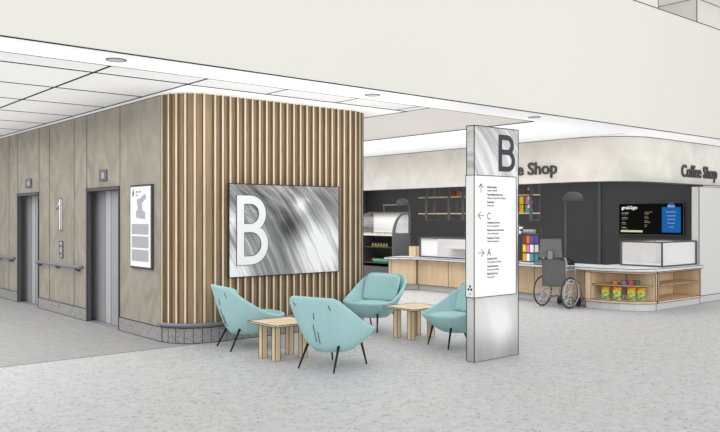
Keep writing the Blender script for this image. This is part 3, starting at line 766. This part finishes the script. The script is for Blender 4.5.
# glass display case at the corner
t = thing('display_case', 'square white glass display case on the counter corner under the menu screen', 'display case', (13.7, 7.3, .74), 0, 'countertop display cases')
def glass_case(t, x0, x1, y0, y1, z0, z1, fr=.018, base=.03):
    m = MB()
    for x in (x0, x1):
        for y in (y0, y1): m.box((x - fr / 2, y - fr / 2, z0), (x + fr / 2, y + fr / 2, z1))
    for z in (z0 + .006, z1):
        for y in (y0, y1): m.box((x0, y - fr / 2, z - fr / 2), (x1, y + fr / 2, z + fr / 2))
        for x in (x0, x1): m.box((x - fr / 2, y0, z - fr / 2), (x + fr / 2, y1, z + fr / 2))
    m.build('frame', M_['frame'], t)
    return m
glass_case(t, 13.08, 14.36, 7.0, 7.82, .75, 1.19, .026)
m = MB(); m.box((13.10, 7.01, .745), (14.35, 7.80, .765)); m.build('base', M_['white2'], t)
m = MB(); m.box((13.10, 7.79, .765), (14.35, 7.81, 1.18)); m.build('back_panel', M_['white2'], t)
m = MB(); m.box((14.335, 7.01, .765), (14.35, 7.79, 1.18)); m.build('end_panel', M_['white2'], t)
m = MB(); m.box((13.10, 6.998, .765), (14.35, 7.002, 1.18)); m.build('front_glass', M_['glass'], t)
m = MB(); m.box((13.078, 7.01, .765), (13.082, 7.80, 1.18)); m.build('side_glass', M_['glass'], t)
m = MB(); m.box((13.10, 7.01, 1.19), (14.35, 7.80, 1.194)); m.build('top_glass', M_['glass'], t)

# menu screen
t = thing('menu_screen', 'wide dark menu screen with a blue panel on the charcoal wall', 'menu screen', (16.75, 9.32, 1.2))
y0, y1, z0, z1 = 8.44, 10.06, 1.235, 1.975
m = MB(); m.box((16.74, y0, z0), (16.8, y1, z1)); m.outline(.006, 1); m.build('bezel', [M_['screen'], M_['dark2']], t)
scr = MB(); scr.box((16.735, y0 + .05, z0 + .05), (16.75, y1 - .05, z1 - .05)); scr = scr.build('screen', M_['screen'], t)
sx_ = 16.7345
def menu_part(name, mt, fn, par):
    q = MB(); fn(q); return q.build(name, mt, par)
menu_part('blue_panel', M_['sblue'], lambda q: q.box((sx_ - .001, y0 + .07, z0 + .06), (sx_ + .002, y0 + .52, z1 - .10)), scr)
menu_part('price_strip', M_['scream'], lambda q: q.box((sx_ - .001, y1 - .62, z0 + .055), (sx_ + .002, y1 - .055, z0 + .10)), scr)
menu_part('blue_disc', M_['sblue'], lambda q: q.tube([(sx_ + .001, y0 + .295, z1 - .08), (sx_ - .003, y0 + .295, z1 - .08)], .09, 0, 20), scr)
def words_(q):
    text_mb(q, 'grab2go', (sx_, y1 - .07, z1 - .135), '-x', .075, 0, .002, width=.42, bold=.004)
    text_mb(q, 'MENU', (sx_ - .003, y0 + .295, z1 - .10), '-x', .045, 0, .002, align='c')
    for k, (a, b) in enumerate((('HOT DRINKS', 'coffee tea cocoa'), ('SANDWICH', 'egg ham tuna'), ('SALADS', 'green greek'), ('SNACKS', 'fruit cookie cake'))):
        z = z1 - .24 - .115 * k
        text_mb(q, a, (sx_, y1 - .08, z), '-x', .022, 0, .001); text_mb(q, b, (sx_, y1 - .08, z - .036), '-x', .018, 1, .001)
    for k, (a, b) in enumerate((('COLD DRINKS', 'juice water'), ('SOUP', 'daily bowl'), ('WRAPS', 'chicken veggie'), ('SIDES', 'chips'))):
        z = z1 - .22 - .10 * k
        text_mb(q, a, (sx_, y0 + .95, z), '-x', .022, 1, .001); text_mb(q, b, (sx_, y0 + .95, z - .034), '-x', .018, 0, .001)
    for k, a in enumerate(('FRESH EVERY DAY', 'soup and sandwich', 'coffee and muffin', 'fruit and yogurt', 'open daily')):
        text_mb(q, a, (sx_ - .002, y0 + .295, z1 - .22 - .085 * k), '-x', .02, 0, .001, align='c')
menu_part('menu_text', [M_['stext'], M_['sgold']], words_, scr)

# long white glass display case on the far counter
t = thing('display_case', 'long low white glass display case on the straight counter behind the pylon', 'display case', (12.5, 11.5, .74), 0, 'countertop display cases')
glass_case(t, 12.3, 12.8, 10.65, 12.40, .752, 1.18, .026)
m = MB(); m.box((12.32, 10.67, .745), (12.78, 12.38, .765)); m.build('base', M_['white2'], t)
m = MB(); m.box((12.77, 10.67, .765), (12.79, 12.38, 1.17)); m.build('back_panel', M_['white2'], t)
m = MB(); m.box((12.32, 11.86, .765), (12.34, 12.38, 1.165)); m.build('blind_panel', M_['white2'], t)
m = MB(); m.box((12.48, 10.67, .95), (12.77, 11.84, .958)); m.build('shelf', M_['white2'], t)
m = MB(); m.box((12.298, 10.67, .765), (12.302, 11.84, 1.165)); m.build('front_glass', M_['glass'], t)
m = MB(); m.box((12.32, 10.67, 1.178), (12.78, 12.38, 1.182)); m.build('top_glass', M_['glass'], t)
m = MB(); m.box((12.36, 12.58, .741), (12.46, 12.82, .98)); m.outline(.003, 1)
tag(m.build('wooden_crate', [M_['oak'], LN]), 'small pale wooden box on the counter between the pastry case and white display case', 'box')

# pastry case
t = thing('pastry_case', 'tall charcoal pastry case with curved glass top beside the timber wall end', 'pastry case', (12.55, 13.95, 0))
X0, X1, Y0, Y1 = 12.28, 12.86, 13.28, 14.62
prof = [(X0, 0), (X1, 0), (X1, 1.77), (X1 - .12, 1.77)] + [(X0 + (X1 - .12 - X0) * (1 - math.sin(a)), 1.22 + .55 * math.cos(a)) for a in [PI / 2 * k / 10 for k in range(1, 11)]]
def side(y0, y1, m, pts, slot=0):
    i = len(m.v); n_ = len(pts); m.v += [Vector((p[0], y0, p[1])) for p in pts] + [Vector((p[0], y1, p[1])) for p in pts]
    m.f.append([i + k for k in range(n_)]); m.m.append(slot); m.f.append([i + n_ + k for k in range(n_)][::-1]); m.m.append(slot)
    for k in range(n_): k2 = (k + 1) % n_; m.f.append([i + k, i + n_ + k, i + n_ + k2, i + k2]); m.m.append(slot)
cur = [(X0 + (X1 - .12 - X0) * (1 - math.sin(PI / 2 - a)), 1.22 + .55 * math.cos(PI / 2 - a)) for a in [PI / 2 * k / 10 for k in range(11)]]
# side cheeks: lower board and an arched frame with a pane
for ya, yb in ((Y0, Y0 + .03), (Y1 - .03, Y1)):
    m = MB(); side(ya, yb, m, [(X0, 0), (X1, 0), (X1, 1.22), (X0, 1.22)])
    inner_ = [(X0 + .09 + (p[0] - X0) * .72, 1.26 + (p[1] - 1.22) * .82) for p in cur]
    for k in range(10): side(ya, yb, m, [cur[k], inner_[k], inner_[k + 1], cur[k + 1]])
    side(ya, yb, m, [cur[10], inner_[10], (inner_[10][0] + .11, inner_[10][1]), (X1, 1.77)]); side(ya, yb, m, [(X1 - .05, 1.22), (X1, 1.22), (X1, 1.77), (inner_[10][0] + .11, inner_[10][1])])
    side(ya, yb, m, [(X0, 1.22), (X1, 1.22), (X1 - .05, 1.265), (inner_[0][0], 1.265)])
    m.build('cheek', M_['dark2'], t)
    m = MB(); side(ya + .013, ya + .017, m, inner_ + [(X1 - .06, inner_[10][1]), (X1 - .06, 1.262)]); m.build('side_pane', M_['glass'], t)
m = MB()
for a, b in zip(cur, cur[1:]): m.face([(a[0], Y0 + .03, a[1]), (a[0], Y1 - .03, a[1]), (b[0], Y1 - .03, b[1]), (b[0], Y0 + .03, b[1])])
m.build('curved_glass', M_['glass'], t, True)
m = MB(); m.box((X1 - .03, Y0 + .03, .1), (X1, Y1 - .03, 1.76), 0); m.box((X1 - .034, Y0 + .03, 1.24), (X1 - .029, Y1 - .03, 1.74), 1); m.build('back_panel', [M_['dark'], M_['white2']], t)
m = MB(); m.box((X1 - .14, Y0 + .03, 1.755), (X1, Y1 - .03, 1.775)); m.build('top_panel', M_['dark2'], t)
m = MB(); m.box((X0 + .02, Y0 + .03, 0), (X1 - .03, Y1 - .03, .45)); m.build('base_panel', M_['dark2'], t)
for z, d_ in ((.54, .06), (.92, .1)):
    m = MB(); m.box((X0 + .05, Y0 + .03, z - .012), (X1 - .03, Y1 - .03, z)); m.build('shelf', M_['dark'], t)
m = MB(); m.box((X0 + .01, Y0 + .03, 1.2), (X1 - .03, Y1 - .03, 1.235)); m.build('shelf', M_['white2'], t)
m = MB(); m.box((X0 + .14, Y0 + .03, 1.48), (X1 - .03, Y1 - .03, 1.49)); m.build('shelf', M_['glass'], t)
for k in range(5):
    y = Y0 + .14 + .24 * k; m = MB(); m.box((X0 + .08, y, 1.236), (X0 + .3, y + .2, 1.27)); m.outline(.003, 1)
    tag(m.build('pastry_tray', [M_['cream'], LN]), 'cream pastry tray inside the curved glass case', 'tray', 'pastry trays in the case')
for k in range(6):
    y = 13.62 + .1 * k; m = MB(); m.lathe([(.03, 0), (.034, .01), (.03, .06), (.012, .085), (.012, .1)], 10, 0, (X0 + .12, y, .921))
    tag(m.build('jar', M_['olive'], None, True), 'small olive jar in the row on the upper open shelf of the pastry case', 'jar', 'olive jars in the pastry case')
for k in range(9):
    y = 13.55 + .075 * k; m = MB(); red = k == 8
    m.lathe([(.026, 0), (.026, .07), (.016, .085), (.016, .1)], 10, 0, (X0 + .12, y, .541))
    tag(m.build('bottle', M_['red' if red else 'mint'], None, True), 'short red bottle at the end of the lower pastry case shelf' if red else 'short mint green bottle in the row on the lower pastry case shelf', 'bottle', None if red else 'mint bottles in the pastry case')

# dome lamps
def dome_lamp(x, y, zb, ztop, arm, label, second, k=1.0):
    t = thing('dome_lamp', label, 'lamp', (x, y, zb), 0, 'charcoal dome lamps in the shop')
    ax, ay = arm; px, py = ay, -ax
    m = MB(); m.box((x - .015, y - .015, zb), (x + .015, y + .015, ztop)); m.build('post', M_['dark2'], t)
    m = MB(); m.lathe([(.09, 0), (.09, .012), (.02, .02)], 16, 0, (x, y, zb)); m.build('foot', M_['dark2'], t)
    cx, cy = x + ax * .26, y + ay * .26
    m = MB(); m.lathe([(.21 * k, 0), (.21 * k, .07), (.18 * k, .13), (.11 * k, .18), (.02 * k, .195)], 24, 0, (cx, cy, ztop - .06)); m.build('shade', M_['dark2'], t, True)
    if second:
        m = MB(); m.box((min(x, x + ax * 1.0) - .015, min(y, y + ay) - .015, ztop - .04), (max(x, x + ax) + .015, max(y, y + ay) + .015, ztop - .01)); m.build('arm', M_['steel'], t)
        m = MB(); m.box((x + ax - .015, y + ay - .015, zb), (x + ax + .015, y + ay + .015, ztop - .04)); m.build('post', M_['dark2'], t)
def onX(X, u):
    r = (u - 360) / 765; return X * (.7627 - .6468 * r) / (.6468 + .7627 * r)
dome_lamp(13.9, onX(13.9, 409.5), 0, 2.0, (0, 1), 'charcoal dome lamp on a two-post frame behind the pastry case', True, .85)
dome_lamp(14.2, onX(14.2, 565.5), 0, 2.06, (0, -.75), 'charcoal dome lamp on a slim post behind the counter till', False)

# hanging shelf
t = thing('hanging_shelf', 'long two-tier oak shelf hung in charcoal frames from the shop ceiling', 'shelf', (14.1, 12.4, 1.57))
for u in (426.5, 449, 463, 490, 531):
    y = onX(14.0, u); m = MB()
    m.box((13.98, y - .03, 1.57), (14.01, y + .03, 2.75)); m.box((14.01, y - .03, 1.57), (14.3, y + .03, 1.60)); m.box((14.27, y - .03, 1.6), (14.3, y + .03, 2.75)); m.build('hanging_frame', M_['dark2'], t)
for z in (2.135, 1.72):
    m = MB(); m.box((14.012, onX(14, 533), z), (14.268, onX(14, 418), z + .03)); m.build('shelf', M_['oak'], t)
def pack(name, u, X, z, w, h, d, cols, label, cat, group):
    y = onX(X, u); m = MB(); m.box((X, y - w / 2, z), (X + d, y + w / 2, z + h)); o = m
    if len(cols) > 1:
        m.box((X - .003, y - w / 2, z + h * .55), (X + d, y, z + h), 1)
        if len(cols) > 2: m.box((X - .003, y, z + h * .1), (X + d, y + w / 2, z + h * .5), 2)
    m.outline(.003, len(cols))
    return tag(m.build(name, [M_[c] for c in cols] + [LN]), label, cat, group)
pack('tea_tin', 454, 14.06, 2.166, .09, .13, .1, ('red',), 'red tin on the top hanging shelf', 'tin', None)
pack('tea_tin', 458.5, 14.06, 2.166, .11, .13, .1, ('olive',), 'olive and cream tin beside the red one on the top hanging shelf', 'tin', None)
pack('tea_tin', 527.5, 14.06, 2.166, .1, .15, .1, ('brown', 'cream'), 'brown tin at the far end of the top hanging shelf above the snack rack', 'tin', None)
for u, z, c, lb in ((521.5, 1.751, ('amber', 'yellow'), 'amber packet at the bottom of the hanging shelf stack'), (521.5, 1.94, ('yellow',), 'bright yellow packet on top of the amber one on the hanging shelf'),
                    (527.5, 1.751, ('teal2', 'white2'), 'teal and white packet on the hanging shelf beside the amber one'), (527.5, 1.94, ('pink', 'white2'), 'pink and white packet on top of the teal one on the hanging shelf')):
    pack('coffee_packet', u, 14.06, z, .125, .18, .12, c, lb, 'packet', 'coloured packets on the hanging shelf')

# snack rack on the counter
t = thing('snack_rack', 'narrow tiered snack rack on the counter beside the till', 'rack', (12.55, 9.6, .741))
ra, rb_ = onX(12.55, 535.8), onX(12.55, 523.5)
m = MB()
for y in (ra, rb_):
    for x in (12.5, 12.72): m.box((x - .006, y - .006, .741), (x + .006, y + .006, 1.42))
m.build('upright', M_['frame'], t)
for z in (.75, .93, 1.11, 1.30):
    m = MB(); m.box((12.49, ra, z), (12.73, rb_, z + .012)); m.build('tier', M_['frame'], t)
for z, cols in ((.763, ('teal2', 'white2', 'amber')), (.943, ('pink', 'white2', 'yellow')), (1.123, ('purple', 'orange', 'brown'))):
    n_ = len(cols); w_ = (rb_ - ra - .03) / n_
    for k, c in enumerate(cols if z != .943 else ('white2', 'pink', 'yellow')):
        y = ra + .015 + w_ * (k + .5); m = MB(); m.box((12.5, y - w_ / 2 + .003, z), (12.66, y + w_ / 2 - .003, z + .155))
        m.outline(.002, 1)
        tag(m.build('snack_box', [M_[c], LN]), {'teal2': 'teal', 'white2': 'white', 'amber': 'amber', 'pink': 'pink', 'yellow': 'yellow', 'purple': 'purple', 'orange': 'orange', 'brown': 'brown'}[c] + ' snack box on the ' + {.763: 'bottom', .943: 'middle', 1.123: 'upper'}[z] + ' tier of the counter rack', 'snack box', 'snack boxes on the counter rack')
for k in range(4):
    y = ra + .05 + .075 * k; m = MB(); m.lathe([(.025, 0), (.034, .085)], 12, 0, (12.56, y, 1.313)); tag(m.build('paper_cup', M_['lgrey'], None, True), 'grey paper cup upside on top of the snack rack', 'cup', 'paper cups on the snack rack')
for k, (dy, z) in enumerate(((0, 0), (.09, 0), (.045, .09), (-.02, .16), (.1, .15))):
    pass
# white cup tree beside the rack
cy_ = onX(12.6, 519.5)
t = thing('cup_stand', 'slim dark cup stand with white cups beside the snack rack', 'cup stand', (12.6, cy_, .741))
m = MB(); m.lathe([(.07, 0), (.07, .01), (.008, .015), (.008, .72)], 12, 0, (12.6, cy_, .741)); m.build('stem', M_['frame'], t)
for k, (dy, z) in enumerate(((.03, 1.27), (-.05, 1.31), (.02, 1.36), (-.06, 1.40), (.04, 1.44))):
    m = MB(); m.lathe([(.025, 0), (.04, .02), (.042, .05)], 12, 0, (12.57, cy_ + dy, z)); tag(m.build('coffee_cup', M_['white2'], None, True), 'small white coffee cup hung on the slim cup stand', 'cup', 'white cups on the cup stand')

# till
tx, ty = 12.35, onX(12.35, 551)
t = thing('point_of_sale', 'grey till with a tilted monitor seen from behind on the counter', 'till', (tx, ty, .741), R(30))
m = MB(); m.box((-.16, -.30, 0), (.16, .30, .045)); m.box((-.1, -.22, .045), (.14, .22, .09)); m.outline(.003, 1); m.build('base', [M_['steel'], LN], t, False, True)
m = MB()
pts = [(-.14, .23, .13), (-.14, -.23, .13), (-.03, -.20, .49), (-.03, .20, .49)]
q = [(p[0] + .03, p[1], p[2] + .008) for p in pts]
m.v = [Vector(p) for p in pts] + [Vector(p) for p in q]; m.f = [[0, 1, 2, 3], [7, 6, 5, 4], [0, 4, 5, 1], [1, 5, 6, 2], [2, 6, 7, 3], [3, 7, 4, 0]]; m.m = [0] * 6; m.outline(.004, 1)
m.build('monitor', [M_['greyv'], LN], t, False, True)
m = MB(); m.box((-.16, -.05, .09), (-.11, .05, .27)); m.outline(.003, 1); m.build('stand', [M_['steel'], LN], t, False, True)
cx_, cy2 = 12.35, onX(12.35, 571)
t = thing('card_terminal', 'small black card terminal on the counter beside the till', 'card terminal', (cx_, cy2, .741), R(-30))
m = MB(); m.box((-.04, -.05, 0), (.05, .05, .05)); m.build('base', M_['black'], t, False, True)
m = MB(); m.prism([(-.05, -.055), (.07, -.055), (.07, .055), (-.05, .055)], 0, .03)
for v in m.v: v.z += .08 + (v.x) * -.5 + 0
m.build('keypad', M_['black'], t, False, True)
m = MB(); m.tube([(0, 0, .04), (.01, 0, .09)], .012); m.build('neck', M_['black'], t, False, True)

# ================================================================== WHEELCHAIR
t = thing('wheelchair', 'folding wheelchair with grey back parked facing the counter', 'wheelchair', (11.78, 8.34, 0), R(1))
def B_(name, mt, smooth=False): return m.build(name, mt, t, smooth, True)
m = MB(); rows = []
m.box((-.075, -.235, .385), (-.055, .25, .875)); m.outline(.003, 1); B_('backrest', [M_['greyv'], LN])
m = MB(); m.box((-.04, -.2, .44), (.38, .2, .46)); B_('seat', M_['greyv'])
for s in (-1, 1):
    y = .30 if s > 0 else -.28
    w = MB(); N = 36
    w.tube([(.285 * 0 + .27 * math.cos(2 * PI * k / N), y, .285 + .27 * math.sin(2 * PI * k / N)) for k in range(N)], .014, 0, 8, None, True); wo = w.build('wheel', M_['rubber'], t, True, True)
    w = MB(); w.tube([(.235 * math.cos(2 * PI * k / N), y + s * .035, .285 + .235 * math.sin(2 * PI * k / N)) for k in range(N)], .009, 0, 8, None, True); w.build('hand_rim', M_['chrome'], wo, True, True)
    w = MB()
    for k in range(8):
        a = 2 * PI * k / 8 + .2; w.tube([(0, y, .285), (.262 * math.cos(a), y, .285 + .262 * math.sin(a))], .008, 0, 5)
    w.build('spokes', M_['chrome'], wo, False, True)
    w = MB(); w.tube([(0, y - .025, .285), (0, y + .025, .285)], .03, 0, 14); w.build('hub', M_['chrome'], wo, False, True)
    ys = s * .235
    w = MB(); w.tube([(-.16, ys, .89), (-.07, ys, .90), (-.055, ys, .88), (-.055, ys, .12)], .012, 0, 8); w.tube([(-.055, ys, .45), (.40, ys, .45), (.42, ys, .42), (.46, ys, .12)], .012, 0, 8); w.tube([(-.055, ys, .15), (.38, ys, .18)], .011, 0, 8); w.build('side_frame', M_['chrome'], t, True, True)
    w = MB(); w.tube([(-.055, ys, .69), (-.03, ys, .70), (.21, ys, .70), (.24, ys, .685), (.25, ys, .45)], .015, 0, 8); w.build('armrest_tube', M_['chrome'], t, True, True)
    w = MB(); w.box((-.0, ys - .022, .713), (.2, ys + .022, .738)); w.build('arm_pad', M_['greyv'], t, False, True)
    w = MB(); w.tube([(-.22, ys, .885), (-.12, ys, .893)], .017, 0, 10); w.build('push_handle', M_['rubber'], t, True, True)
    w = MB(); N = 20; w.tube([(.40 + .065 * math.cos(2 * PI * k / N), s * .2, .078 + .065 * math.sin(2 * PI * k / N)) for k in range(N)], .013, 0, 6, None, True); w.tube([(.40, s * .2 - .02, .078), (.40, s * .2 + .02, .078)], .04, 0, 10); w.tube([(.40, s * .2 + .022, .078), (.40, s * .2 + .022, .17)], .008, 0, 6); w.build('caster', M_['rubber'], t, True, True)
    w = MB(); w.box((.44, s * .12 - .075, .085), (.58, s * .12 + .075, .1)); w.build('footplate', M_['steel'], t, False, True)
m = MB(); m.tube([(-.03, -.225, .16), (-.02, .225, .43)], .009, 0, 6); m.tube([(-.03, .225, .16), (-.02, -.225, .43)], .009, 0, 6); B_('cross_brace', M_['chrome'])
m = MB(); m.tube([(0, -.28, .285), (0, .28, .285)], .01, 0, 6); B_('axle', M_['chrome'])
